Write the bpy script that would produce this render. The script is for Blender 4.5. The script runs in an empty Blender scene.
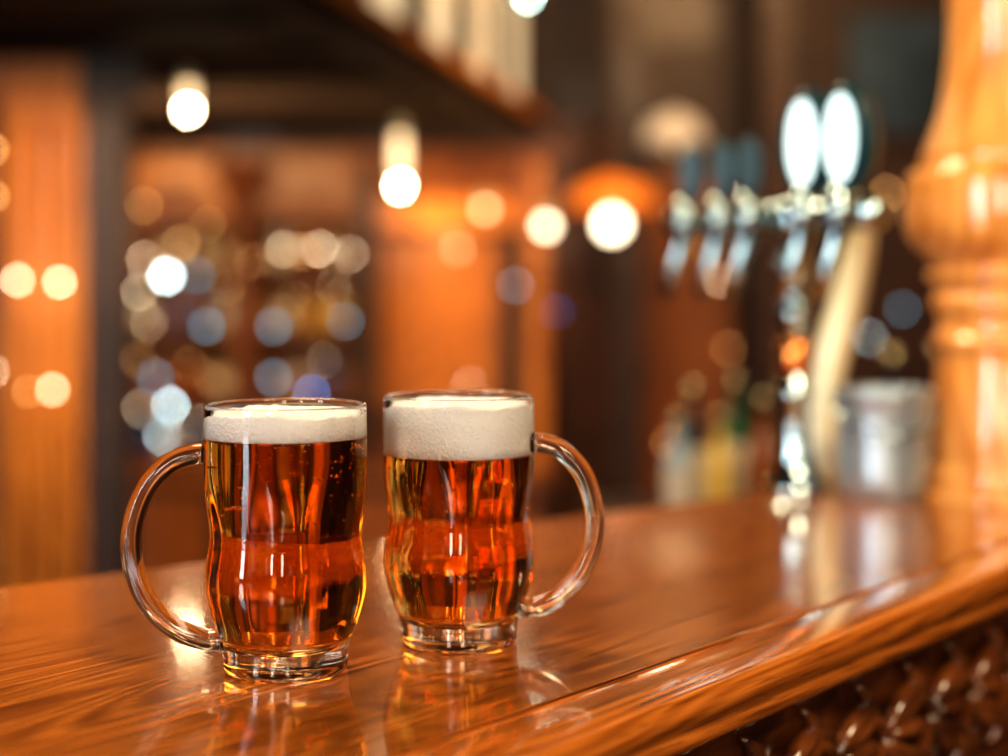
import bpy, bmesh, math, random
from mathutils import Vector, Matrix
random.seed(7)
S = bpy.context.scene
CT = 1.10           # counter top height
# ---------------------------------------------------------------- materials
def new_mat(name):
    m = bpy.data.materials.new(name); m.use_nodes = True
    nt = m.node_tree; nt.nodes.clear()
    out = nt.nodes.new('ShaderNodeOutputMaterial')
    return m, nt, out
def P(name, col, rough=0.5, metal=0.0, emis=None, estr=0.0, coat=0.0, var=0.12, vscale=12.0, bump=0.0, trans=0.0, ior=1.45):
    m, nt, out = new_mat(name)
    b = nt.nodes.new('ShaderNodeBsdfPrincipled')
    tc = nt.nodes.new('ShaderNodeTexCoord')
    n = nt.nodes.new('ShaderNodeTexNoise'); n.inputs['Scale'].default_value = vscale; n.inputs['Detail'].default_value = 4
    nt.links.new(tc.outputs['Object'], n.inputs['Vector'])
    r = nt.nodes.new('ShaderNodeValToRGB')
    r.color_ramp.elements[0].position = 0.3; r.color_ramp.elements[1].position = 0.7
    r.color_ramp.elements[0].color = [c*(1-var) for c in col]+[1]
    r.color_ramp.elements[1].color = [min(1, c*(1+var)) for c in col]+[1]
    nt.links.new(n.outputs['Fac'], r.inputs['Fac'])
    nt.links.new(r.outputs['Color'], b.inputs['Base Color'])
    b.inputs['Roughness'].default_value = rough
    b.inputs['Metallic'].default_value = metal
    b.inputs['Coat Weight'].default_value = coat
    b.inputs['Coat Roughness'].default_value = 0.08
    b.inputs['Transmission Weight'].default_value = trans
    b.inputs['IOR'].default_value = ior
    if emis:
        b.inputs['Emission Color'].default_value = list(emis)+[1]
        b.inputs['Emission Strength'].default_value = estr
    if bump:
        bp = nt.nodes.new('ShaderNodeBump'); bp.inputs['Strength'].default_value = bump; bp.inputs['Distance'].default_value = 0.002
        nt.links.new(n.outputs['Fac'], bp.inputs['Height']); nt.links.new(bp.outputs['Normal'], b.inputs['Normal'])
    nt.links.new(b.outputs['BSDF'], out.inputs['Surface'])
    return m
def wood(name, dark, light, axis='Z', angle=0.0, fine=60.0, along=2.0, rough=0.3, coat=0.3, planks=0.0, bump=0.15, emph=1.0, crough=.08, lo=.28, hi=.68, pores=0.0):
    """grain runs along `axis` (after rotating by angle about Z)"""
    m, nt, out = new_mat(name)
    L = nt.links.new
    b = nt.nodes.new('ShaderNodeBsdfPrincipled')
    tc = nt.nodes.new('ShaderNodeTexCoord')
    rot = nt.nodes.new('ShaderNodeMapping'); rot.inputs['Rotation'].default_value = (0, 0, -angle)
    L(tc.outputs['Object'], rot.inputs['Vector'])
    def scaled(a, f):
        mp = nt.nodes.new('ShaderNodeMapping')
        mp.inputs['Scale'].default_value = {'X': (a, f, f), 'Y': (f, a, f), 'Z': (f, f, a)}[axis]
        L(rot.outputs['Vector'], mp.inputs['Vector']); return mp
    m1 = scaled(along, fine)
    n1 = nt.nodes.new('ShaderNodeTexNoise'); n1.inputs['Scale'].default_value = 1.0; n1.inputs['Detail'].default_value = 6; n1.inputs['Roughness'].default_value = .65
    L(m1.outputs['Vector'], n1.inputs['Vector'])
    m2 = scaled(along*0.45, fine*0.10)
    n2 = nt.nodes.new('ShaderNodeTexNoise'); n2.inputs['Scale'].default_value = 1.0; n2.inputs['Detail'].default_value = 1; n2.inputs['Distortion'].default_value = .3
    L(m2.outputs['Vector'], n2.inputs['Vector'])
    mu = nt.nodes.new('ShaderNodeMath'); mu.operation = 'MULTIPLY'; mu.inputs[1].default_value = 120.0
    L(n2.outputs['Fac'], mu.inputs[0])
    si = nt.nodes.new('ShaderNodeMath'); si.operation = 'SINE'; L(mu.outputs[0], si.inputs[0])
    ma = nt.nodes.new('ShaderNodeMath'); ma.operation = 'MULTIPLY_ADD'; ma.inputs[1].default_value = 0.14*emph; ma.inputs[2].default_value = 0.0
    L(si.outputs[0], ma.inputs[0])
    ad = nt.nodes.new('ShaderNodeMath'); ad.operation = 'ADD'; L(n1.outputs['Fac'], ad.inputs[0]); L(ma.outputs[0], ad.inputs[1])
    r = nt.nodes.new('ShaderNodeValToRGB')
    r.color_ramp.elements[0].position = lo; r.color_ramp.elements[1].position = hi
    r.color_ramp.elements[0].color = list(dark)+[1]; r.color_ramp.elements[1].color = list(light)+[1]
    L(ad.outputs[0], r.inputs['Fac'])
    col = r.outputs['Color']
    if pores:
        m3 = scaled(along*4, fine*2.2)
        n3 = nt.nodes.new('ShaderNodeTexNoise'); n3.inputs['Scale'].default_value = 1.0; n3.inputs['Detail'].default_value = 2
        L(m3.outputs['Vector'], n3.inputs['Vector'])
        pr = nt.nodes.new('ShaderNodeMapRange'); pr.inputs['From Min'].default_value = .36; pr.inputs['From Max'].default_value = .44
        pr.inputs['To Min'].default_value = 1-pores; pr.inputs['To Max'].default_value = 1.0
        L(n3.outputs['Fac'], pr.inputs['Value'])
        hp_ = nt.nodes.new('ShaderNodeHueSaturation'); L(pr.outputs['Result'], hp_.inputs['Value']); L(col, hp_.inputs['Color']); col = hp_.outputs['Color']
    if planks:
        sx = nt.nodes.new('ShaderNodeSeparateXYZ'); L(rot.outputs['Vector'], sx.inputs[0])
        src = sx.outputs['Y'] if axis == 'X' else sx.outputs['X']
        dv = nt.nodes.new('ShaderNodeMath'); dv.operation = 'DIVIDE'; dv.inputs[1].default_value = planks; L(src, dv.inputs[0])
        fr = nt.nodes.new('ShaderNodeMath'); fr.operation = 'FRACT'; L(dv.outputs[0], fr.inputs[0])
        gt = nt.nodes.new('ShaderNodeMath'); gt.operation = 'LESS_THAN'; gt.inputs[1].default_value = 0.012; L(fr.outputs[0], gt.inputs[0])
        fl = nt.nodes.new('ShaderNodeMath'); fl.operation = 'FLOOR'; L(dv.outputs[0], fl.inputs[0])
        wn = nt.nodes.new('ShaderNodeTexWhiteNoise'); wn.noise_dimensions = '1D'; L(fl.outputs[0], wn.inputs['W'])
        hs = nt.nodes.new('ShaderNodeHueSaturation')
        mr = nt.nodes.new('ShaderNodeMapRange'); mr.inputs['To Min'].default_value = .82; mr.inputs['To Max'].default_value = 1.10
        L(wn.outputs['Value'], mr.inputs['Value']); L(mr.outputs['Result'], hs.inputs['Value']); L(col, hs.inputs['Color'])
        mx = nt.nodes.new('ShaderNodeMixRGB'); mx.inputs['Color2'].default_value = (dark[0]*.4, dark[1]*.4, dark[2]*.4, 1)
        L(gt.outputs[0], mx.inputs['Fac']); L(hs.outputs['Color'], mx.inputs['Color1'])
        col = mx.outputs['Color']
    L(col, b.inputs['Base Color'])
    b.inputs['Roughness'].default_value = rough
    b.inputs['Coat Weight'].default_value = coat; b.inputs['Coat Roughness'].default_value = crough
    wv = nt.nodes.new('ShaderNodeTexNoise'); wv.inputs['Scale'].default_value = 14; wv.inputs['Detail'].default_value = 2
    L(tc.outputs['Object'], wv.inputs['Vector'])
    hm = nt.nodes.new('ShaderNodeMath'); hm.operation = 'MULTIPLY_ADD'; hm.inputs[1].default_value = 1.2
    L(wv.outputs['Fac'], hm.inputs[0]); L(n1.outputs['Fac'], hm.inputs[2])
    bp = nt.nodes.new('ShaderNodeBump'); bp.inputs['Strength'].default_value = bump; bp.inputs['Distance'].default_value = 0.0015
    L(hm.outputs[0], bp.inputs['Height']); L(bp.outputs['Normal'], b.inputs['Normal'])
    L(bp.outputs['Normal'], b.inputs['Coat Normal'])
    L(b.outputs['BSDF'], out.inputs['Surface'])
    return m
def emit(name, col, s):
    m, nt, out = new_mat(name)
    e = nt.nodes.new('ShaderNodeEmission'); e.inputs['Color'].default_value = list(col)+[1]; e.inputs['Strength'].default_value = s
    nt.links.new(e.outputs[0], out.inputs['Surface']); return m
def glass(name, ior, vol=None, rough=0.0):
    m, nt, out = new_mat(name)
    g = nt.nodes.new('ShaderNodeBsdfGlass'); g.inputs['IOR'].default_value = ior; g.inputs['Roughness'].default_value = rough
    nt.links.new(g.outputs[0], out.inputs['Surface'])
    if vol:
        v = nt.nodes.new('ShaderNodeVolumeAbsorption'); v.inputs['Color'].default_value = list(vol[0])+[1]; v.inputs['Density'].default_value = vol[1]
        nt.links.new(v.outputs[0], out.inputs['Volume'])
    return m

FA = math.atan2(0.788, 0.616)      # heading of the bar's front edge
M_top  = wood('bar_top_oak', (0.20, 0.043, 0.005), (0.66, 0.205, 0.028), 'X', FA, fine=150, along=4.5, rough=.18, coat=.9, planks=.13, bump=.035, emph=.85, crough=.03, lo=.24, hi=.70, pores=.4)
M_nose = wood('bar_nosing_oak', (0.22, 0.048, 0.006), (0.68, 0.215, 0.03), 'X', FA, fine=170, along=4.5, rough=.18, coat=.95, bump=.035, crough=.05, emph=.75, lo=.22, hi=.70, pores=.4)
M_carv = wood('carved_dark_oak', (0.045, 0.013, 0.004), (0.20, 0.06, 0.014), 'X', FA, fine=60, rough=.16, coat=1.0)
M_colm = wood('column_pine', (0.60, 0.21, 0.038), (0.92, 0.43, 0.115), 'Z', fine=35, along=3, rough=.2, coat=.9)
M_wmid = wood('wood_mid', (0.13, 0.034, 0.004), (0.35, 0.105, 0.012), 'Z', fine=30, rough=.5, coat=.08)
M_worg = wood('wood_orange', (0.40, 0.120, 0.009), (0.72, 0.26, 0.026), 'Z', fine=24, rough=.45, coat=.1)
M_wdrk = wood('wood_dark', (0.014, 0.006, 0.003), (0.045, 0.016, 0.007), 'Z', fine=30, rough=.5, coat=.05)
M_cano = wood('canopy_wood', (0.012, 0.005, 0.002), (0.035, 0.012, 0.004), 'Y', fine=30, rough=.85, coat=0)
M_wall = wood('wall_boards', (0.022, 0.009, 0.005), (0.07, 0.022, 0.009), 'Z', fine=20, rough=.5, coat=.1, planks=.22)
M_wred = wood('wood_red', (0.09, 0.025, 0.005), (0.22, 0.062, 0.011), 'Z', fine=20, rough=.5, coat=.1)
M_floor = wood('floor_boards', (0.04, 0.014, 0.006), (0.14, 0.05, 0.02), 'Y', fine=30, rough=.4, planks=.15)
M_ceil = P('ceiling_dark', (0.04, 0.02, 0.012), .7)
M_glass = glass('mug_glass', 1.5)
M_bub = glass('air_bubble', 0.75)
M_beer = glass('amber_beer', 0.887, ((0.972, 0.70, 0.08), 48.0))
M_chrome = P('chrome', (0.50, 0.66, 0.70), .07, 1.0, var=.03)
M_steel = P('bucket_steel', (0.40, 0.49, 0.55), .35, .6, var=.08)
M_brass = P('brass_cream', (0.95, 0.90, 0.62), .25, .1, var=.05)
M_copper = P('copper', (0.9, 0.33, 0.09), .2, .9, var=.05)
M_teal = P('teal_enamel', (0.004, 0.045, 0.058), .3, coat=.25)
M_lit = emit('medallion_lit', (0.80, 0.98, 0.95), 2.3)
M_black = P('black_metal', (0.015, 0.013, 0.012), .4)
M_bulb = emit('bulb_filament', (1.0, 0.78, 0.48), 110)
M_neck = emit('bulb_glass_neck', (1.0, 0.68, 0.36), 3.5)
M_globe = emit('globe_warm', (1.0, 0.82, 0.55), 12)
M_globe2 = emit('globe_dim', (1.0, 0.68, 0.38), 9)
M_cool = emit('glint_cool', (0.70, 0.95, 1.0), 55)  # this and the next four: emission colours of the added glint dots
M_blue = emit('glint_blue', (0.25, 0.55, 0.70), 7)
M_blue2 = emit('glint_deep_blue', (0.10, 0.35, 0.9), 18)
M_warm = emit('glint_warm', (1.0, 0.76, 0.50), 38)
M_amb = emit('glint_amber', (1.0, 0.52, 0.18), 20)
M_shade = P('shade_orange', (0.7, 0.2, 0.02), .4, emis=(1.0, 0.24, 0.02), estr=.5)
M_cream = P('shade_cream', (0.55, 0.5, 0.42), .5, emis=(1.0, .8, .6), estr=.2)
# ---------------------------------------------------------------- mesh helpers
def link(me, name, mats):
    o = bpy.data.objects.new(name, me); S.collection.objects.link(o)
    for m in (mats if isinstance(mats, (list, tuple)) else [mats]): me.materials.append(m)
    return o
def group(name, loc):
    e = bpy.data.objects.new(name, None); e.empty_display_size = .05; e.location = loc
    S.collection.objects.link(e); return e
def par(o, e):
    o.parent = e; o.matrix_parent_inverse = Matrix.Translation(-Vector(e.location)); return o
def catmull(pts, n=6):
    out = []
    for i in range(len(pts)-1):
        p0 = Vector(pts[max(i-1, 0)]); p1 = Vector(pts[i]); p2 = Vector(pts[i+1]); p3 = Vector(pts[min(i+2, len(pts)-1)])
        for k in range(n):
            t = k/n
            out.append(0.5*((2*p1)+(-p0+p2)*t+(2*p0-5*p1+4*p2-p3)*t*t+(-p0+3*p1-3*p2+p3)*t**3))
    out.append(Vector(pts[-1])); return out
def lathe_bm(bm, prof, c=(0, 0, 0), seg=64, mi=0, rot=None, jit=None, rip=None):
    rings = []
    c = Vector(c)
    for (r, z) in prof:
        if r < 1e-6:
            v = Vector((0, 0, z)); v = rot @ v if rot else v
            rings.append([bm.verts.new(c+v)])
        else:
            ring = []
            for j in range(seg):
                a = 2*math.pi*j/seg
                zz = z + (jit(r, a, z) if jit else 0)
                r2 = r + (rip(r, a, z) if rip else 0)
                v = Vector((r2*math.cos(a), r2*math.sin(a), zz)); v = rot @ v if rot else v
                ring.append(bm.verts.new(c+v))
            rings.append(ring)
    for i in range(len(rings)-1):
        A, B = rings[i], rings[i+1]
        for j in range(seg):
            k = (j+1) % seg
            if len(A) == 1 and len(B) == 1: continue
            if len(A) == 1: f = bm.faces.new((A[0], B[k], B[j]))
            elif len(B) == 1: f = bm.faces.new((A[j], A[k], B[0]))
            else: f = bm.faces.new((A[j], A[k], B[k], B[j]))
            f.smooth = True; f.material_index = mi
def finish(bm, name, mats):
    me = bpy.data.meshes.new(name); bm.to_mesh(me); bm.free(); return link(me, name, mats)
def lathe(name, prof, c, mat, seg=64, rot=None, jit=None, rip=None):
    bm = bmesh.new(); lathe_bm(bm, prof, c, seg, 0, rot, jit, rip); return finish(bm, name, mat)
def box_bm(bm, x0, x1, y0, y1, z0, z1, mi=0, M=None):
    vs = [bm.verts.new((M @ Vector(p)) if M else p) for p in
          [(x0,y0,z0),(x1,y0,z0),(x1,y1,z0),(x0,y1,z0),(x0,y0,z1),(x1,y0,z1),(x1,y1,z1),(x0,y1,z1)]]
    for f in [(0,3,2,1),(4,5,6,7),(0,1,5,4),(1,2,6,5),(2,3,7,6),(3,0,4,7)]:
        bm.faces.new([vs[i] for i in f]).material_index = mi
def box(name, x0, x1, y0, y1, z0, z1, mat, bev=0.0):
    bm = bmesh.new(); box_bm(bm, x0, x1, y0, y1, z0, z1)
    if bev: bmesh.ops.bevel(bm, geom=list(bm.edges), offset=bev, segments=3, affect='EDGES', profile=.6)
    return finish(bm, name, mat)
def tube_bm(bm, pts, rad, seg=16, mi=0, flat=1.0, side=None, cap=True):
    n = len(pts); rings = []
    for i, p in enumerate(pts):
        p = Vector(p)
        t = (Vector(pts[min(i+1, n-1)])-Vector(pts[max(i-1, 0)])).normalized()
        s = Vector(side).normalized() if side else (Vector((0, 0, 1)) if abs(t.z) < .9 else Vector((0, 1, 0)))
        s = (s - t*s.dot(t)).normalized(); u = s.cross(t).normalized()
        r = rad[i] if isinstance(rad, (list, tuple)) else rad
        rings.append([bm.verts.new(p + u*r*math.cos(2*math.pi*j/seg) + s*r*flat*math.sin(2*math.pi*j/seg)) for j in range(seg)])
    for i in range(n-1):
        for j in range(seg):
            k = (j+1) % seg
            f = bm.faces.new((rings[i][j], rings[i][k], rings[i+1][k], rings[i+1][j])); f.smooth = True; f.material_index = mi
    if cap:
        bm.faces.new(list(reversed(rings[0]))).material_index = mi
        bm.faces.new(rings[-1]).material_index = mi
def tube(name, pts, rad, mat, **k):
    bm = bmesh.new(); tube_bm(bm, pts, rad, **k)
    bmesh.ops.recalc_face_normals(bm, faces=bm.faces); return finish(bm, name, mat)
def ball_prof(r, zc=0, n=12, sq=1.0):
    return [(max(0, r*math.sin(math.pi*i/n)) if 0 < i < n else 0, zc - r*sq*math.cos(math.pi*i/n)) for i in range(n+1)]
# ---------------------------------------------------------------- room shell
RX0, RX1, RY0, RY1, RH = -3.6, 3.6, -3.0, 7.2, 3.2
box('floor', RX0, RX1, RY0, RY1, -.1, 0, M_floor)
box('ceiling', RX0, RX1, RY0, RY1, RH, RH+.1, M_ceil)
box('wall_back', RX0, RX1, RY1, RY1+.1, 0, RH, M_wall)
box('wall_front', RX0, RX1, RY0-.1, RY0, 0, RH, M_wred)
box('wall_left', RX0-.1, RX0, RY0, RY1, 0, RH, M_wall)
box('wall_right', RX1, RX1+.1, RY0, RY1, 0, RH, M_wall)
box('baseboard_back', RX0, RX1, RY1-.03, RY1, 0, .15, M_wdrk)
# ---------------------------------------------------------------- bar counter
bar = group('bar_counter', (0.2, 1.3, 0))
d = Vector((0.616, 0.788, 0)); nrm = Vector((0.788, -0.616, 0))
F0 = Vector((0.0175, 0.776, 0))
fs, fe = F0 - d*1.9, F0 + d*2.6
th = .034
ins = .055
def slab():
    bm = bmesh.new()
    a = fs - nrm*ins; b = fe - nrm*ins
    poly = [a, b, Vector((1.30, 2.80, 0)), Vector((0.36, 1.98, 0)), Vector((0.275, 1.732, 0)), Vector((-0.379, 1.204, 0)), Vector((-1.75, 0.098, 0))]
    bot = [bm.verts.new((p.x, p.y, CT-th)) for p in poly]; top = [bm.verts.new((p.x, p.y, CT)) for p in poly]
    bm.faces.new(top); bm.faces.new(list(reversed(bot)))
    for i in range(len(poly)):
        k = (i+1) % len(poly); bm.faces.new((bot[i], bot[k], top[k], top[i]))
    bmesh.ops.recalc_face_normals(bm, faces=bm.faces)
    o = finish(bm, 'top_slab', M_top)
    bv = o.modifiers.new('b', 'BEVEL'); bv.width = .003; bv.segments = 2
    return o
par(slab(), bar)
prof = [(-ins+.0008, CT-.004), (-ins+.003, CT-.0005), (-ins+.006, CT+.0004), (-.012, CT+.0004), (-.005, CT-.001), (-.001, CT-.005), (0, CT-.010), (-.001, CT-.016),
        (-.005, CT-.020), (-.006, CT-.022), (-.004, CT-.025), (-.005, CT-.031), (-.010, CT-.035), (-.018, CT-.037), (-.024, CT-.043), (-.030, CT-.045), (-.032, CT-.048), (-ins-.02, CT-.048), (-ins-.02, CT-.040), (-ins+.0008, CT-.036)]
bm = bmesh.new(); NS = 40; rows = []
for i in range(NS+1):
    p = fs.lerp(fe, i/NS)
    rows.append([bm.verts.new((p.x+nrm.x*o_, p.y+nrm.y*o_, z_)) for (o_, z_) in prof])
for i in range(NS):
    for j in range(len(prof)):
        k = (j+1) % len(prof); f = bm.faces.new((rows[i][j], rows[i+1][j], rows[i+1][k], rows[i][k])); f.smooth = True
bm.faces.new(rows[0]); bm.faces.new(rows[-1])
bmesh.ops.recalc_face_normals(bm, faces=bm.faces)
nose = par(finish(bm, 'edge_nosing', M_nose), bar)
MB = Matrix(((d.x, nrm.x, 0, F0.x), (d.y, nrm.y, 0, F0.y), (0, 0, 1, 0), (0, 0, 0, 1)))
bm = bmesh.new()
box_bm(bm, -1.9, 2.6, -.30, -.044, 0, CT-th-.002, 0, MB)
box_bm(bm, -1.9, 2.6, -.044, -.028, CT-.20, CT-.180, 0, MB)
box_bm(bm, -1.9, 2.6, -.044, -.022, .0, .12, 0, MB)
for i in range(9):
    u = -1.85+i*.5
    box_bm(bm, u, u+.06, -.044, -.026, .12, CT-.20, 0, MB)
bmesh.ops.recalc_face_normals(bm, faces=bm.faces)
par(finish(bm, 'body_panel', M_carv), bar)
bm = bmesh.new()
def leaf(u, z, L, w, ang, bend):
    pts = []; rad = []
    for i in range(9):
        t = i/8; a = ang+bend*t
        if i == 0: p = Vector((u, z))
        else: p = pts[-1] + Vector((math.cos(a), math.sin(a)))*L/8
        pts.append(p); rad.append(max(.0006, w*math.sin(math.pi*min(1, t*.93+.05))**.7))
    p3 = [MB @ Vector((p.x, -.0405+.005*math.sin(math.pi*i/8), p.y)) for i, p in enumerate(pts)]
    tube_bm(bm, p3, rad, seg=10, flat=1.2, side=nrm)
u = -1.0
while u < 2.55:
    zc = CT-.106
    for sgn in (1, -1):
        leaf(u, zc, .078, .0070, sgn*1.25, -sgn*1.5)
        leaf(u+.01, zc+sgn*.004, .064, .0062, sgn*.75, -sgn*.9)
        leaf(u-.004, zc, .058, .0055, sgn*1.9, sgn*1.6)
        leaf(u+.035, zc+sgn*.048, .035, .005, -sgn*.2, -sgn*2.2)
        leaf(u+.045, zc+sgn*.02, .030, .0046, sgn*.6, sgn*1.8)
    leaf(u+.012, zc, .055, .007, .12, -.2)
    u += .082
bmesh.ops.recalc_face_normals(bm, faces=bm.faces)
par(finish(bm, 'carved_frieze', M_carv), bar)

# ---------------------------------------------------------------- beer mugs
OUT = [(0.0350, 0.0), (0.0368, 0.003), (0.0370, 0.009), (0.0382, 0.017), (0.0425, 0.029), (0.0464, 0.043), (0.0474, 0.052), (0.0466, 0.063), (0.0450, 0.074),
       (0.0446, 0.080), (0.0454, 0.089), (0.0472, 0.102), (0.0480, 0.116), (0.0481, 0.130), (0.0480, 0.145), (0.0478, 0.1555)]
outc = catmull(OUT, 5)
def RO(z):
    for a, b in zip(outc, outc[1:]):
        if a[1] <= z <= b[1]:
            t = (z-a[1])/max(1e-9, b[1]-a[1]); return a[0]+(b[0]-a[0])*t
    return outc[-1][0]
WALL = .0034
def RI(z):
    if z < .03: return None
    return RO(z)-WALL
INB = catmull([(0.0001, .0135), (0.012, .0135), (0.024, .0145), (0.0315, .019), (0.0355, .0250), (RI(.031), .031)], 4)
def mug_foam(level, top):
    g = lambda r, a, z: (0.0010*math.sin(3*a+1)*(r/.045)+0.0007*math.sin(7*a+r*300)*(r/.045)+.0004*math.sin(17*a+r*500)) if z > level+.003 else (.0006*math.sin(5*a)+.0004*math.sin(11*a+1) if z > level-.0003 and r > .03 else 0)
    rr = RI((level+top)/2)+.0003
    prof = [(0, level-.0006), (RI(level)-.001, level-.0012), (RI(level)+.0003, level-.0006), (RI(level+.005)+.0003, level+.005), (rr, (level+top)/2), (RI(top)+.0003, top-.002),
            (RI(top)-.0015, top-.0008), (.040, top-.0012), (.036, top-.0004), (.032, top+.0002), (.028, top+.0004), (.023, top+.0012), (.018, top+.0012), (.009, top+.002), (0, top+.0022)]
    return prof, g
foam_m, nt, out = new_mat('beer_foam')
b = nt.nodes.new('ShaderNodeBsdfPrincipled'); b.inputs['Roughness'].default_value = .75
b.inputs['Subsurface Weight'].default_value = .2; b.inputs['Subsurface Radius'].default_value = (1, .8, .6); b.inputs['Subsurface Scale'].default_value = .003
tc = nt.nodes.new('ShaderNodeTexCoord')
v = nt.nodes.new('ShaderNodeTexVoronoi'); v.inputs['Scale'].default_value = 450
v2 = nt.nodes.new('ShaderNodeTexVoronoi'); v2.inputs['Scale'].default_value = 900
nz = nt.nodes.new('ShaderNodeTexNoise'); nz.inputs['Scale'].default_value = 45; nz.inputs['Detail'].default_value = 5
for q in (v, v2, nz): nt.links.new(tc.outputs['Object'], q.inputs['Vector'])
m0 = nt.nodes.new('ShaderNodeMath'); m0.operation = 'MULTIPLY_ADD'; m0.inputs[1].default_value = .6
nt.links.new(v2.outputs['Distance'], m0.inputs[0]); nt.links.new(v.outputs['Distance'], m0.inputs[2])
mx = nt.nodes.new('ShaderNodeMath'); mx.operation = 'ADD'; nt.links.new(m0.outputs[0], mx.inputs[0]); nt.links.new(nz.outputs['Fac'], mx.inputs[1])
cr = nt.nodes.new('ShaderNodeValToRGB'); cr.color_ramp.elements[0].position = .45; cr.color_ramp.elements[1].position = 1.1
cr.color_ramp.elements[0].color = (.70, .60, .51, 1); cr.color_ramp.elements[1].color = (.99, .96, .93, 1)
nt.links.new(mx.outputs[0], cr.inputs['Fac']); nt.links.new(cr.outputs['Color'], b.inputs['Base Color'])
bp = nt.nodes.new('ShaderNodeBump'); bp.inputs['Strength'].default_value = .8; bp.inputs['Distance'].default_value = .0009
nt.links.new(mx.outputs[0], bp.inputs['Height']); nt.links.new(bp.outputs['Normal'], b.inputs['Normal'])
nt.links.new(b.outputs['BSDF'], out.inputs['Surface'])

def beer_mug(name, x, y, level, top, handle, hdir):
    g = group(name, (x, y, CT)); c = (x, y, CT+.0004)
    prof = [(0, .004), (.012, .0038), (.026, .003), (.032, .0004), (.0345, -.0)] + [(p[0], p[1]) for p in outc[1:]]
    zt = .1555
    prof += [(RO(zt)-.0002, zt+.0008), (RO(zt)-.0008, zt+.0015), (RO(zt)-.0017, zt+.0018), (RO(zt)-.0026, zt+.0015), (RO(zt)-.0032, zt+.0006)]
    z = zt-.001
    inner = []
    while z > level+.0005: inner.append((RI(z), z)); z -= .003
    inner.append((RI(level), level)); prof += inner
    def rip(r, a, z):      # soft optic ribs pressed in the outer wall
        if z < .012 or z > .118 or r < RO(z)-.001: return 0
        w = min(1, (z-.012)/.02, (.118-z)/.03)
        return .00034*w*math.cos(12*a)
    par(lathe('glass_body', prof, c, M_glass, 192, rip=rip), g)
    bp_ = [(0, .0135)] + [(p[0], p[1]) for p in INB[1:]]
    z = .034
    while z < level-.0005: bp_.append((RI(z), z)); z += .003
    bp_ += [(RI(level), level), (RI(level)*.6, level), (0, level)]
    par(lathe('beer', bp_, c, M_beer, 128), g)
    fp, jit = mug_foam(level, top)
    par(lathe('foam_head', fp, c, foam_m, 96, None, jit), g)
    bm = bmesh.new()
    for k in range(260):
        zz = level - .002 - abs(random.gauss(0, .04))
        if zz < .022: continue
        a = random.uniform(0, 2*math.pi); rb = random.choice([.0003, .0004, .0006, .0009])
        rr = (RI(max(zz, .0305)) - (.005 if zz < .034 else 0) - rb*1.3 - random.uniform(0, .003))
        bmesh.ops.create_icosphere(bm, subdivisions=2, radius=rb, matrix=Matrix.Translation((c[0]+rr*math.cos(a), c[1]+rr*math.sin(a), c[2]+zz)))
    for f in bm.faces: f.smooth = True
    par(finish(bm, 'carbonation_bubbles', M_bub), g)
    hd = Vector((math.cos(hdir), math.sin(hdir), 0)); side = Vector((-hd.y, hd.x, 0))
    pts = [Vector(c)+hd*p[0]+Vector((0, 0, p[1])) for p in catmull(handle, 8)]
    n = len(pts); rad = []
    for i in range(n):
        t = i/(n-1); e = min(t, 1-t)
        rad.append(.0062 + .0016*max(0, 1-e/.08)**2)
    par(tube('handle', pts, rad, M_glass, seg=28, flat=1.4, side=side), g)
    return g
hl = [(.0470, .128), (.054, .1275), (.068, .1225), (.0815, .108), (.0898, .085), (.0893, .062), (.0810, .041), (.0660, .0255), (.050, .0185), (.0375, .0175)]
hr = [(.0471, .1275), (.054, .1270), (.067, .1220), (.0795, .108), (.0862, .086), (.0855, .065), (.0775, .045), (.0640, .0300), (.051, .0235), (.0395, .0225)]
beer_mug('beer_mug', -.1295, .950, .1390, .1530, hl, math.radians(184))
beer_mug('beer_mug', -.0288, 1.022, .1215, .1530, hr, math.radians(-8))

# ---------------------------------------------------------------- turned wooden column on the counter
cx, cy = .540, 1.72
mm = .001075
raw = [(-40, 60), (0, 57), (40, 57), (75, 60), (105, 65), (135, 75), (155, 83), (164, 84), (168, 90), (172, 95), (185, 99), (205, 100), (228, 99), (245, 92), (255, 82), (263, 74), (268, 72), (271, 77), (278, 78),
       (284, 72), (292, 69), (298, 73), (308, 73), (314, 68), (330, 67), (338, 72), (345, 73), (352, 68), (375, 69), (410, 73), (440, 75), (460, 72), (466, 79), (476, 81), (484, 80), (488, 90), (496, 92)]
prof = []
for py, r in reversed(raw): prof.append((r*mm, max(CT, 1.331+(280-py)*mm)))
cprof = [(0, CT)] + [(p[0], max(CT, p[1])) for p in catmull(prof, 3)]
lastr = cprof[-1][0]
cprof += [(lastr, 2.0), (.075, 2.05), (.09, 2.08), (.09, RH-.002), (0, RH-.002)]
lathe('turned_wood_column', cprof, (cx, cy, 0), M_colm, 64)

# ---------------------------------------------------------------- beer tap tower
TX, TY = .318, 1.75
tp = group('beer_tap_tower', (TX, TY, CT))
BZ = CT+.300
par(lathe('base_flange', [(0, CT), (.034, CT), (.034, CT+.005), (.030, CT+.012), (.026, CT+.016), (.021, CT+.03), (.017, CT+.045), (.0155, CT+.06), (.0155, CT+.10), (.019, CT+.103), (.019, CT+.112), (.0155, CT+.115),
     (.0155, CT+.185), (.02, CT+.189), (.02, CT+.198), (.0155, CT+.202), (.0155, CT+.235), (.021, CT+.24), (.021, CT+.25), (.0155, CT+.255), (.0155, CT+.275), (.027, CT+.283), (.027, CT+.310), (.018, CT+.320), (0, CT+.324)], (TX, TY, 0), M_chrome, 40), tp)
par(lathe('copper_collar', [(.0158, CT+.128), (.019, CT+.13), (.019, CT+.165), (.0158, CT+.167)], (TX, TY, 0), M_copper, 40), tp)
bdir = Vector((-.125, .27, 0)).normalized()
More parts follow.
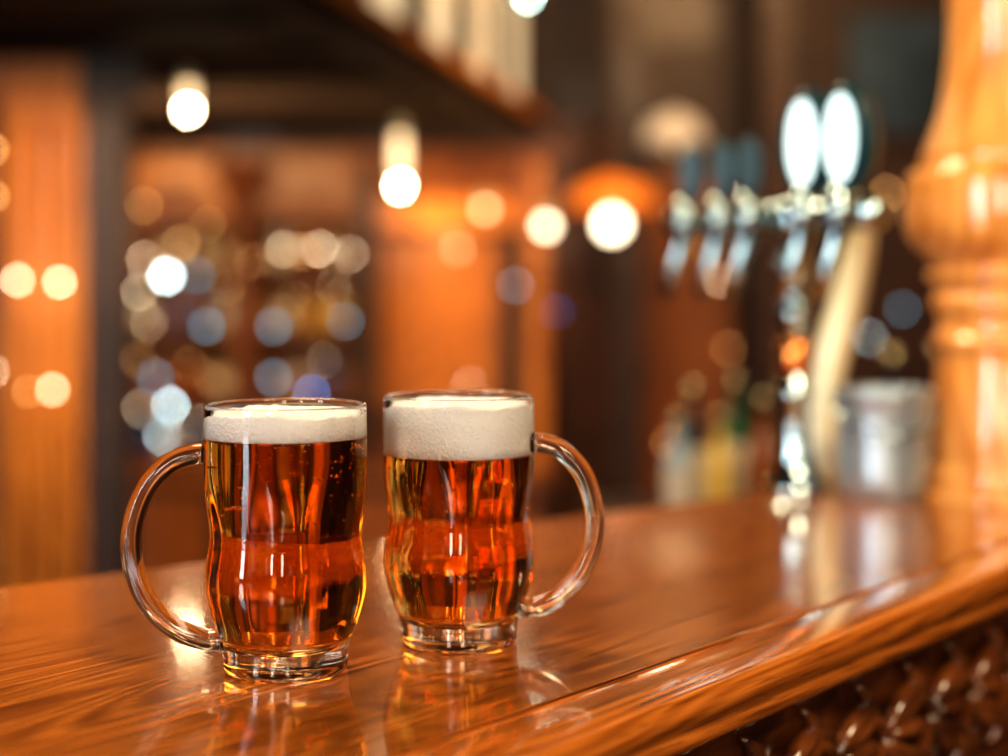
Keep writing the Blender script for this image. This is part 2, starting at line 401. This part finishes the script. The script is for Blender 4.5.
barM = Vector((TX, TY, BZ)); barA = barM - bdir*.125; barB = barM + bdir*.235
par(tube('manifold_bar', [barA, barA.lerp(barB, .02), barA.lerp(barB, .98), barB], [.012, .017, .017, .012], M_chrome, seg=24), tp)
bm = bmesh.new()
for t in (-.132, .03, .095, .165, .242):
    lathe_bm(bm, ball_prof(.021, 0, 10), barM+bdir*t, 20)
par(finish(bm, 'bar_couplings', M_chrome), tp)
fwd = Vector((-.45, -.89, 0)).normalized()
lft = Vector((-1, -.1, 0)).normalized()
def tap(c, i, big, hx=0.0):
    bm = bmesh.new()
    tube_bm(bm, [c, c+fwd*.03, c+fwd*.055], [.011, .011, .014], seg=16)
    q = c+fwd*.05
    tube_bm(bm, [q+Vector((0, 0, .028)), q+Vector((0, 0, .018)), q, q-Vector((0, 0, .02)), q+lft*.008-Vector((0, 0, .045)), q+lft*.022-Vector((0, 0, .088))], [.006, .012, .015, .011, .0085, .0075], seg=16)
    lathe_bm(bm, ball_prof(.016, 0, 8), q, 16)
    bmesh.ops.recalc_face_normals(bm, faces=bm.faces)
    par(finish(bm, 'faucet_%d' % i, M_chrome), tp)
    if big:
        nf = Vector((-.72, -.69, 0)).normalized(); hw, hh, zc = .031, .056, BZ+.074
    else:
        nf = Vector((-.35, -.93, 0)).normalized(); hw, hh, zc = .015, .034, BZ+.056
    cc = Vector((q.x+hx, q.y, zc))
    sx = Vector((-nf.y, nf.x, 0))
    bm = bmesh.new()
    def disc(w, h, off0, off1, mi, rnd):
        N = 40; rr = []
        for (s, o) in ((0.90, off0), (1.0, off0+(off1-off0)*rnd), (1.0, off1-(off1-off0)*rnd), (.90, off1)):
            rr.append([bm.verts.new(cc+sx*w*s*math.cos(2*math.pi*k/N)+Vector((0, 0, h*s*math.sin(2*math.pi*k/N)))+nf*o) for k in range(N)])
        for a_, b_ in zip(rr, rr[1:]):
            for k in range(N):
                f = bm.faces.new((a_[k], a_[(k+1) % N], b_[(k+1) % N], b_[k])); f.material_index = mi; f.smooth = True
        bm.faces.new(rr[0]).material_index = mi; bm.faces.new(rr[-1]).material_index = mi
    if big:
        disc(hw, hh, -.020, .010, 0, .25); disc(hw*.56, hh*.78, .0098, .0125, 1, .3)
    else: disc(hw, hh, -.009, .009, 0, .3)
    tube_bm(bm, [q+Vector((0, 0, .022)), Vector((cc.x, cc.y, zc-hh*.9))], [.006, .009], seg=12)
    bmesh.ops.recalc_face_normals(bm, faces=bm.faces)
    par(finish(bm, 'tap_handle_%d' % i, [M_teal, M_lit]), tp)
for i, (t, big, hx) in enumerate([(-.100, True, .008), (-.038, True, .006), (.065, False, .004), (.125, False, .008), (.20, False, .010)]):
    tap(barM+bdir*t, i, big, hx)

# pale cobra tower behind the bucket
cb = group('cobra_beer_tower', (.372, 1.86, CT))
pts = catmull([(.366, 1.86, CT+.002), (.366, 1.86, CT+.05), (.374, 1.86, CT+.12), (.398, 1.86, CT+.20), (.413, 1.86, CT+.27), (.408, 1.85, CT+.31), (.392, 1.84, CT+.325)], 5)
nr = len(pts)
par(tube('curved_body', pts, [.026-.012*(i/(nr-1)) for i in range(nr)], M_brass, seg=24), cb)
par(lathe('base_ring', [(0, CT), (.034, CT), (.034, CT+.006), (.024, CT+.014), (0, CT+.016)], (.366, 1.86, 0), M_brass, 32), cb)
par(tube('spout', [(.392, 1.84, CT+.325), (.384, 1.83, CT+.31), (.380, 1.825, CT+.285)], [.010, .008, .007], M_chrome, seg=14), cb)

# metal ice bucket
KX, KY = .403, 1.700
bk = group('ice_bucket', (KX, KY, CT))
par(lathe('pail', [(0, CT), (.040, CT), (.043, CT+.002), (.0445, CT+.02), (.046, CT+.03), (.0458, CT+.034), (.048, CT+.085), (.0505, CT+.105), (.0525, CT+.109), (.0525, CT+.115), (.050, CT+.117), (.0475, CT+.112), (.0455, CT+.085), (.0415, CT+.006), (0, CT+.006)], (KX, KY, 0), M_steel, 48), bk)
hp = [Vector((KX+.0535*math.cos(math.pi*i/16), KY-.055*math.sin(math.pi*i/16), CT+.100-.030*math.sin(math.pi*i/16))) for i in range(17)]
par(tube('bail_handle', hp, .0018, M_chrome, seg=8), bk)

# ---------------------------------------------------------------- bottles
def bottle_bm(bm, x, y, z, h, r, mi, cap):
    prof = [(0, 0), (r*.9, 0), (r, .01), (r, h*.55), (r*.92, h*.62), (r*.45, h*.74), (r*.34, h*.80), (r*.32, h*.93), (r*.40, h*.935), (r*.40, h), (0, h)]
    n = len(bm.faces); lathe_bm(bm, prof, (x, y, z), 14, mi)
    bm.faces.ensure_lookup_table()
    for k in range(n, len(bm.faces)):
        f = bm.faces[k]; zc = f.calc_center_median().z - z
        if zc > h*.9: f.material_index = cap
        elif h*.15 < zc < h*.5 and mi % 2 == 0: f.material_index = 6
BM = [P('bottle_green', (.02, .12, .05), .08, coat=.5), P('bottle_amber', (.25, .07, .01), .08, coat=.5), P('bottle_clear', (.30, .42, .47), .06, coat=.6), P('bottle_blue', (.03, .09, .25), .08, coat=.5),
      P('bottle_dark', (.012, .012, .015), .08, coat=.6), P('bottle_gold', (.65, .42, .08), .1, coat=.5), P('bottle_label', (.66, .56, .42), .5), P('bottle_cap', (.75, .65, .35), .25, .8)]
bm = bmesh.new()
for zs in (.637, .877, 1.137, 1.387):
    x = -1.43
    while x < -.60:
        if not (-1.07 < x < -.95):
            bottle_bm(bm, x, 6.40+random.uniform(-.03, .03), zs, random.uniform(.13, .19), random.uniform(.028, .038), random.randrange(6), 7)
        x += random.uniform(.075, .13)
finish(bm, 'liquor_bottles', BM)
box('back_worktop', .16, 1.35, 2.65, 3.2, 0, .90, M_wdrk, .01)
bm = bmesh.new()
for (x, y, h, r, mi) in [(.33, 2.8, .25, .026, 4), (.375, 2.78, .20, .024, 5), (.30, 2.76, .20, .024, 2), (.41, 2.83, .26, .022, 0), (.455, 2.8, .23, .027, 1), (.50, 2.84, .26, .027, 4), (.56, 2.8, .25, .03, 3), (.68, 2.8, .31, .03, 4), (.76, 2.8, .32, .03, 4), (.83, 2.78, .36, .03, 0)]:
    bottle_bm(bm, x, y, .901, h, r, mi, 7)
finish(bm, 'syrup_bottles', BM)

# ---------------------------------------------------------------- back bar cabinet
bb = group('back_bar_cabinet', (-.7, 6.4, 0))
bm = bmesh.new()
box_bm(bm, -1.56, .17, 6.60, 6.66, 0, 1.84, 0)
box_bm(bm, -.50, -.02, 6.55, 6.599, .80, 1.50, 1)
box_bm(bm, -1.56, .17, 6.18, 6.60, 0, .55, 2)
box_bm(bm, -1.58, .19, 6.14, 6.60, .55, .60, 0)
box_bm(bm, -1.56, .17, 6.26, 6.60, 1.72, 1.80, 0)
box_bm(bm, -.50, .05, 6.30, 6.60, 1.54, 1.66, 1)
box_bm(bm, -1.56, .17, 6.32, 6.60, 1.56, 1.72, 0)
box_bm(bm, -1.60, .22, 6.20, 6.60, 1.80, 1.84, 0)
for zs in (.86, 1.12, 1.37): box_bm(bm, -1.52, -.56, 6.28, 6.60, zs, zs+.016, 0)
for zs in (.62,): box_bm(bm, -1.52, -.56, 6.28, 6.60, zs, zs+.016, 0)
for x0, x1, mi in [(-1.56, -1.50, 2), (-.56, -.50, 2), (.085, .165, 1)]:
    box_bm(bm, x0, x1, 6.24, 6.60, .60, 1.80, mi)
box_bm(bm, -.02, .085, 6.5, 6.6, .6, 1.6, 2)
for k in range(4): box_bm(bm, -1.50+k*.42, -1.14+k*.42, 6.165, 6.18, .06, .50, 0)
bmesh.ops.recalc_face_normals(bm, faces=bm.faces)
par(finish(bm, 'carcass', [M_wmid, M_worg, M_wdrk]), bb)
def arch(x0, x1, zs, rise, y0, y1, ztop, nm, mat):
    bm = bmesh.new(); N = 24; fr = []
    for i in range(N+1):
        a = math.pi*i/N; x = (x0+x1)/2-(x1-x0)/2*math.cos(a); z = zs+rise*math.sin(a)
        fr.append((x, z))
    for (a, b) in zip(fr, fr[1:]):
        v = [bm.verts.new(p) for p in [(a[0], y0, a[1]), (b[0], y0, b[1]), (b[0], y0, ztop), (a[0], y0, ztop), (a[0], y1, a[1]), (b[0], y1, b[1])]]
        bm.faces.new(v[:4]); bm.faces.new((v[0], v[4], v[5], v[1]))
    return finish(bm, nm, mat)
par(arch(-1.50, -1.06, 1.46, .26, 6.25, 6.45, 1.79, 'arch_wide', M_worg), bb)
par(arch(-.98, -.56, 1.52, .12, 6.25, 6.45, 1.79, 'arch_narrow', M_wmid), bb)
tprof = catmull([(.05, .60), (.06, .64), (.035, .68), (.04, .9), (.05, 1.1), (.04, 1.3), (.035, 1.5), (.06, 1.54), (.04, 1.58), (.06, 1.66), (.11, 1.72), (.12, 1.76), (.09, 1.79)], 4)
par(lathe('turned_post', [(0, .601)]+[(max(.01, p[0]), max(.601, p[1])) for p in tprof]+[(0, 1.795)], (-1.02, 6.19, 0), M_wred, 28), bb)

bm = bmesh.new()
box_bm(bm, .22, .42, 6.98, 7.02, .05, 1.95)
for (a, b) in [(.10, .95), (1.05, 1.85)]:
    box_bm(bm, .25, .39, 6.965, 6.98, a, b)
box_bm(bm, .17, .22, 6.95, 7.02, 0, 2.0); box_bm(bm, .42, .47, 6.95, 7.02, 0, 2.0); box_bm(bm, .17, .47, 6.95, 7.02, 1.95, 2.03)
finish(bm, 'door_1', M_wred)
box('wood_post', .43, .56, 6.4, 6.5, 0, RH-.16, M_wdrk, .01)
box('wall_panel', .58, 1.00, 7.0, 7.19, 0, 1.80, M_wmid, .01)
box('wood_post', 1.04, 1.18, 6.45, 6.57, 0, RH-.16, M_wall, .01)
bm = bmesh.new(); box_bm(bm, 1.5, 2.0, 7.14, 7.19, 1.95, 2.55, 0); box_bm(bm, 1.54, 1.96, 7.125, 7.14, 1.99, 2.51, 1)
finish(bm, 'framed_picture', [M_wdrk, P('picture_blue', (.05, .09, .14), .3, var=.5, vscale=4)])

# left pillars
pl = group('wood_pillar', (-1.19, 4.2, 0))
bm = bmesh.new()
box_bm(bm, -1.29, -1.08, 4.1, 4.3, .30, 1.80, 0)
box_bm(bm, -1.33, -1.055, 4.06, 4.34, 0, .30, 0)
box_bm(bm, -1.32, -1.065, 4.07, 4.33, 1.80, 1.84, 0); box_bm(bm, -1.34, -1.062, 4.04, 4.36, 1.84, 1.89, 0)
for k in range(3):
    xx = -1.25+k*.065
    tube_bm(bm, [(xx, 4.098, .36), (xx, 4.092, 1.0), (xx, 4.098, 1.74)], .020, seg=10)
bmesh.ops.recalc_face_normals(bm, faces=bm.faces)
par(finish(bm, 'shaft', [M_worg, M_wdrk]), pl)
pl2 = group('wood_pillar', (-1.0, 4.05, 0))
bm = bmesh.new(); box_bm(bm, -1.04, -.945, 3.98, 4.10, 0, 1.89); box_bm(bm, -1.05, -.90, 3.95, 4.0, 1.78, 1.89); box_bm(bm, -1.05, -.93, 3.96, 4.12, 0, .2)
par(finish(bm, 'shaft', M_wdrk), pl2)
box('wood_pillar', -1.62, -1.40, 4.5, 4.7, 0, 1.89, M_wmid, .01)

# ---------------------------------------------------------------- canopy above the bar with glazed fascia
can = group('bar_canopy', (-.3, 4.8, 1.9))
cd = Vector((.1878, .9822, 0)); cn = Vector((.9822, -.1878, 0)); C0 = Vector((-.548, 3.2, 0))
MC = Matrix(((cd.x, cn.x, 0, C0.x), (cd.y, cn.y, 0, C0.y), (0, 0, 1, 0), (0, 0, 0, 1)))
bm = bmesh.new()
box_bm(bm, -1.2, 3.1, -.02, .10, 1.90, 1.99, 1, MC)
box_bm(bm, -1.2, 3.1, .10, .125, 1.95, 1.985, 3, MC)
box_bm(bm, -1.2, 3.1, -2.2, -.02, 1.93, 2.0, 1, MC)
box_bm(bm, -1.2, 3.1, .0, .11, 2.42, 2.50, 0, MC)
for k in range(8):
    u = -1.2+k*.60
    box_bm(bm, u, u+.07, .0, .10, 1.99, 2.42, 1, MC)
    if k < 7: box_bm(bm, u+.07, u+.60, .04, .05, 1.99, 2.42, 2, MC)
for k in range(9):
    u = -1.1+k*.5
    box_bm(bm, u, u+.06, -2.2, -.02, 1.905, 1.93, 1, MC)
bmesh.ops.recalc_face_normals(bm, faces=bm.faces)
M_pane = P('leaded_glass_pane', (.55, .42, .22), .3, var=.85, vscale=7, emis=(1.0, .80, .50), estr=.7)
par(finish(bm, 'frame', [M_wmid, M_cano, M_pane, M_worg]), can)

for k in range(6):
    box('trim_%d' % (k+1), RX0, RX1, 1.2+k*1.1, 1.34+k*1.1, RH-.14, RH-.001, M_wdrk)

# ---------------------------------------------------------------- lamps
def pendant(name, x, y, z, r, mat, topz, stretch=1.0, neck=0.0):
    g = group(name, (x, y, z))
    par(lathe('bulb', ball_prof(r, z, 14, stretch), (x, y, 0), mat, 24), g)
    zt = z+r*stretch
    if neck:
        par(lathe('glass_neck', [(.006, zt-.004), (.013, zt+.01), (.017, zt+neck*.5), (.013, zt+neck), (0, zt+neck)], (x, y, 0), M_neck, 16), g); zt += neck
    par(lathe('socket', [(0, zt-.004), (.014, zt-.002), (.017, zt+.01), (.017, zt+.025), (.008, zt+.035), (.003, zt+.04), (0, zt+.04)], (x, y, 0), M_brass, 16), g)
    par(tube('cord', [(x, y, zt+.03), (x, y, (zt+topz)/2+.015), (x, y, topz)], .003, M_black, seg=8), g)
    return g
pendant('pendant_bulb', -.80, 4.05, 1.762, .011, M_bulb, 1.904, 1.3, .05)
pendant('pendant_bulb', -.2925, 4.5, 1.596, .011, M_bulb, 1.899, 1.4, .13)
pendant('pendant_bulb', .09, 6.0, 2.395, .007, emit('bulb_green_white', (.70, 1.0, .85), 90), RH, 1.2)
def shaded(name, x, y, z, r, bm_, shade, topz, sr, sh):
    g = pendant(name, x, y, z, r, bm_, topz, 1.0)
    if shade:
        zb = z+r+.02
        par(lathe('shade', [(sr, zb), (sr*.97, zb+sh*.3), (sr*.75, zb+sh*.75), (sr*.25, zb+sh), (.02, zb+sh+.01), (.02, zb+sh), (sr*.72, zb+sh*.7), (sr*.94, zb+sh*.28), (sr*.97, zb)], (x, y, 0), shade, 40), g)
shaded('pendant_lamp', .405, 6.0, 1.540, .042, M_globe, M_shade, RH, .165, .11)
shaded('pendant_lamp', .160, 6.05, 1.535, .022, M_globe, None, 1.80, .1, .1)
shaded('pendant_lamp', -.072, 6.08, 1.60, .015, M_globe2, None, 1.80, .1, .1)
shaded('pendant_lamp', -.176, 6.08, 1.445, .009, M_globe2, None, 1.80, .1, .1)
shaded('pendant_lamp', .66, 6.2, 1.84, .005, M_globe2, M_cream, RH, .12, .11)

bm = bmesh.new()  # glowing dots added for blurred glints on glass, metal and polished wood
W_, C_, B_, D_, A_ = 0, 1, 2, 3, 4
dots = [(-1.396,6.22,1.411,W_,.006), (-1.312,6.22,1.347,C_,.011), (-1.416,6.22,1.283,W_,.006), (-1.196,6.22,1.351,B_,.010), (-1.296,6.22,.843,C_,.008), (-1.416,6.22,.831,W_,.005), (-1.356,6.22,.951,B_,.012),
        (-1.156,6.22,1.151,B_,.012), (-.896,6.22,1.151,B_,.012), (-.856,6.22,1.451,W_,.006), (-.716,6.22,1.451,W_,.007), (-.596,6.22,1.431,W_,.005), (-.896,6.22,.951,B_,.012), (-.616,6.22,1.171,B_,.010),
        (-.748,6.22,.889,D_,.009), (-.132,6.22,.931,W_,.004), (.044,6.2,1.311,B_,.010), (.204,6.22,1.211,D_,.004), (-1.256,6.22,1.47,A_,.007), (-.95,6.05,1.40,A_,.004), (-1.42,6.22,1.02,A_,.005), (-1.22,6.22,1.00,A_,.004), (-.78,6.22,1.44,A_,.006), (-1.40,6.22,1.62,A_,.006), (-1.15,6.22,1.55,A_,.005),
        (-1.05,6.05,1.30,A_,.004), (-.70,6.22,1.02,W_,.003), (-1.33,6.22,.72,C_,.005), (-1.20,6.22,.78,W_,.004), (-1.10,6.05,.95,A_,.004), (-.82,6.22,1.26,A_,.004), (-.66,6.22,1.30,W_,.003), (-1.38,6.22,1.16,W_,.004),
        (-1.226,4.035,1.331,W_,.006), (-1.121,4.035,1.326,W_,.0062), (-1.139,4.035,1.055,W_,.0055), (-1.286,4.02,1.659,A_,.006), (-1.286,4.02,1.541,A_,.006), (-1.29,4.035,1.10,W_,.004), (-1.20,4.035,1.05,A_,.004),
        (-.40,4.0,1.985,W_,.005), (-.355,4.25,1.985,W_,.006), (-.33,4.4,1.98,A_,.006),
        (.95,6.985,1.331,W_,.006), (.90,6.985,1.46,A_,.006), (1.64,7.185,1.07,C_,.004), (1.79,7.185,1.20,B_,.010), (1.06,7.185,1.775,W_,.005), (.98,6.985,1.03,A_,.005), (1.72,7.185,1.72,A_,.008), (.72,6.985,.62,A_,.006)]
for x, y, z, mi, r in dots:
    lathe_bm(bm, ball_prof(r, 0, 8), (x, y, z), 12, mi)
finish(bm, 'glint_dots', [M_warm, M_cool, M_blue, M_blue2, M_amb])

# ---------------------------------------------------------------- lights
def area(name, loc, tgt, sx, sy, col, pw):
    l = bpy.data.lights.new(name, 'AREA'); l.shape = 'RECTANGLE'; l.size = sx; l.size_y = sy; l.color = col; l.energy = pw
    o = bpy.data.objects.new(name, l); S.collection.objects.link(o); o.location = loc
    o.rotation_euler = (Vector(tgt)-Vector(loc)).to_track_quat('-Z', 'Y').to_euler(); return o
def point(name, loc, col, pw, r=.05):
    l = bpy.data.lights.new(name, 'POINT'); l.color = col; l.energy = pw; l.shadow_soft_size = r
    o = bpy.data.objects.new(name, l); S.collection.objects.link(o); o.location = loc; return o
def spot(name, loc, tgt, col, pw, ang, r=.05):
    l = bpy.data.lights.new(name, 'SPOT'); l.color = col; l.energy = pw; l.shadow_soft_size = r; l.spot_size = math.radians(ang); l.spot_blend = .6
    o = bpy.data.objects.new(name, l); S.collection.objects.link(o); o.location = loc
    o.rotation_euler = (Vector(tgt)-Vector(loc)).to_track_quat('-Z', 'Y').to_euler(); return o
area('fill_strip_cool', (-2.6, -1.2, 2.0), (0, 1.2, 1.1), .5, 1.7, (.88, .95, 1.0), 58)  # unseen area light added for cool highlights; window only assumed, none built
area('fill_strip', (-1.1, -2.3, 2.1), (0, 1.2, 1.1), .35, 1.5, (1.0, .86, .70), 45)  # unseen strip added behind the camera to brighten foam and streak the glass
area('fill_strip_warm', (.5, -2.3, 2.1), (0, 1.2, 1.1), .30, 1.5, (1.0, .80, .56), 30)  # second added strip, for warm vertical streaks in the mugs
area('overhead_fill_front', (.9, -.4, 3.0), (.2, 1.3, 1.1), .8, .8, (1.0, .78, .50), 56)  # unseen area light added overhead as front fill and glass reflection
area('overhead_fill_bar', (-.6, 2.2, 2.9), (0, 1.3, 1.1), .5, .5, (1.0, .74, .45), 38)  # unseen area light added overhead to light the counter and mugs
area('shelf_fill', (-1.2, 4.8, 1.88), (-.9, 6.5, 1.0), .9, .3, (1.0, .64, .30), 32)  # unseen area light under the canopy, added to brighten the shelves
area('overhead_fill_side', (1.0, 4.6, 3.0), (.8, 7.0, .8), .8, .5, (1.0, .60, .28), 50)  # unseen area light, no fixture, added to light the right back wall
point('cabinet_fill', (-.26, 6.15, 1.50), (1.0, .60, .25), 4.5, .04)  # bare point light added to brighten the orange cabinet panel
spot('pillar_fill', (-.75, 3.0, 1.87), (-1.19, 4.1, 1.2), (1.0, .68, .36), 66, 60)  # unseen spot added to brighten the left pillar
spot('worktop_fill', (.75, 2.3, 2.2), (.45, 2.8, 1.0), (1.0, .8, .55), 24, 60)  # unseen spot added to lift the bottles and give the taps glints
w = bpy.data.worlds.new('bar_world'); S.world = w; w.use_nodes = True
w.node_tree.nodes['Background'].inputs[0].default_value = (.9, .55, .3, 1); w.node_tree.nodes['Background'].inputs[1].default_value = .15

# ---------------------------------------------------------------- camera
cam = bpy.data.cameras.new('camera'); co = bpy.data.objects.new('camera', cam); S.collection.objects.link(co)
co.location = (0, 0, 1.331); co.rotation_euler = (math.radians(90), 0, 0)
cam.lens = 57.14; cam.sensor_width = 36; cam.shift_y = -98/1008
cam.clip_start = .02
cam.dof.use_dof = True; cam.dof.focus_distance = .94; cam.dof.aperture_fstop = 2.1
S.camera = co
S.view_settings.view_transform = 'Standard'
try: S.view_settings.look = 'Medium High Contrast'
except Exception as e: print('look', e)
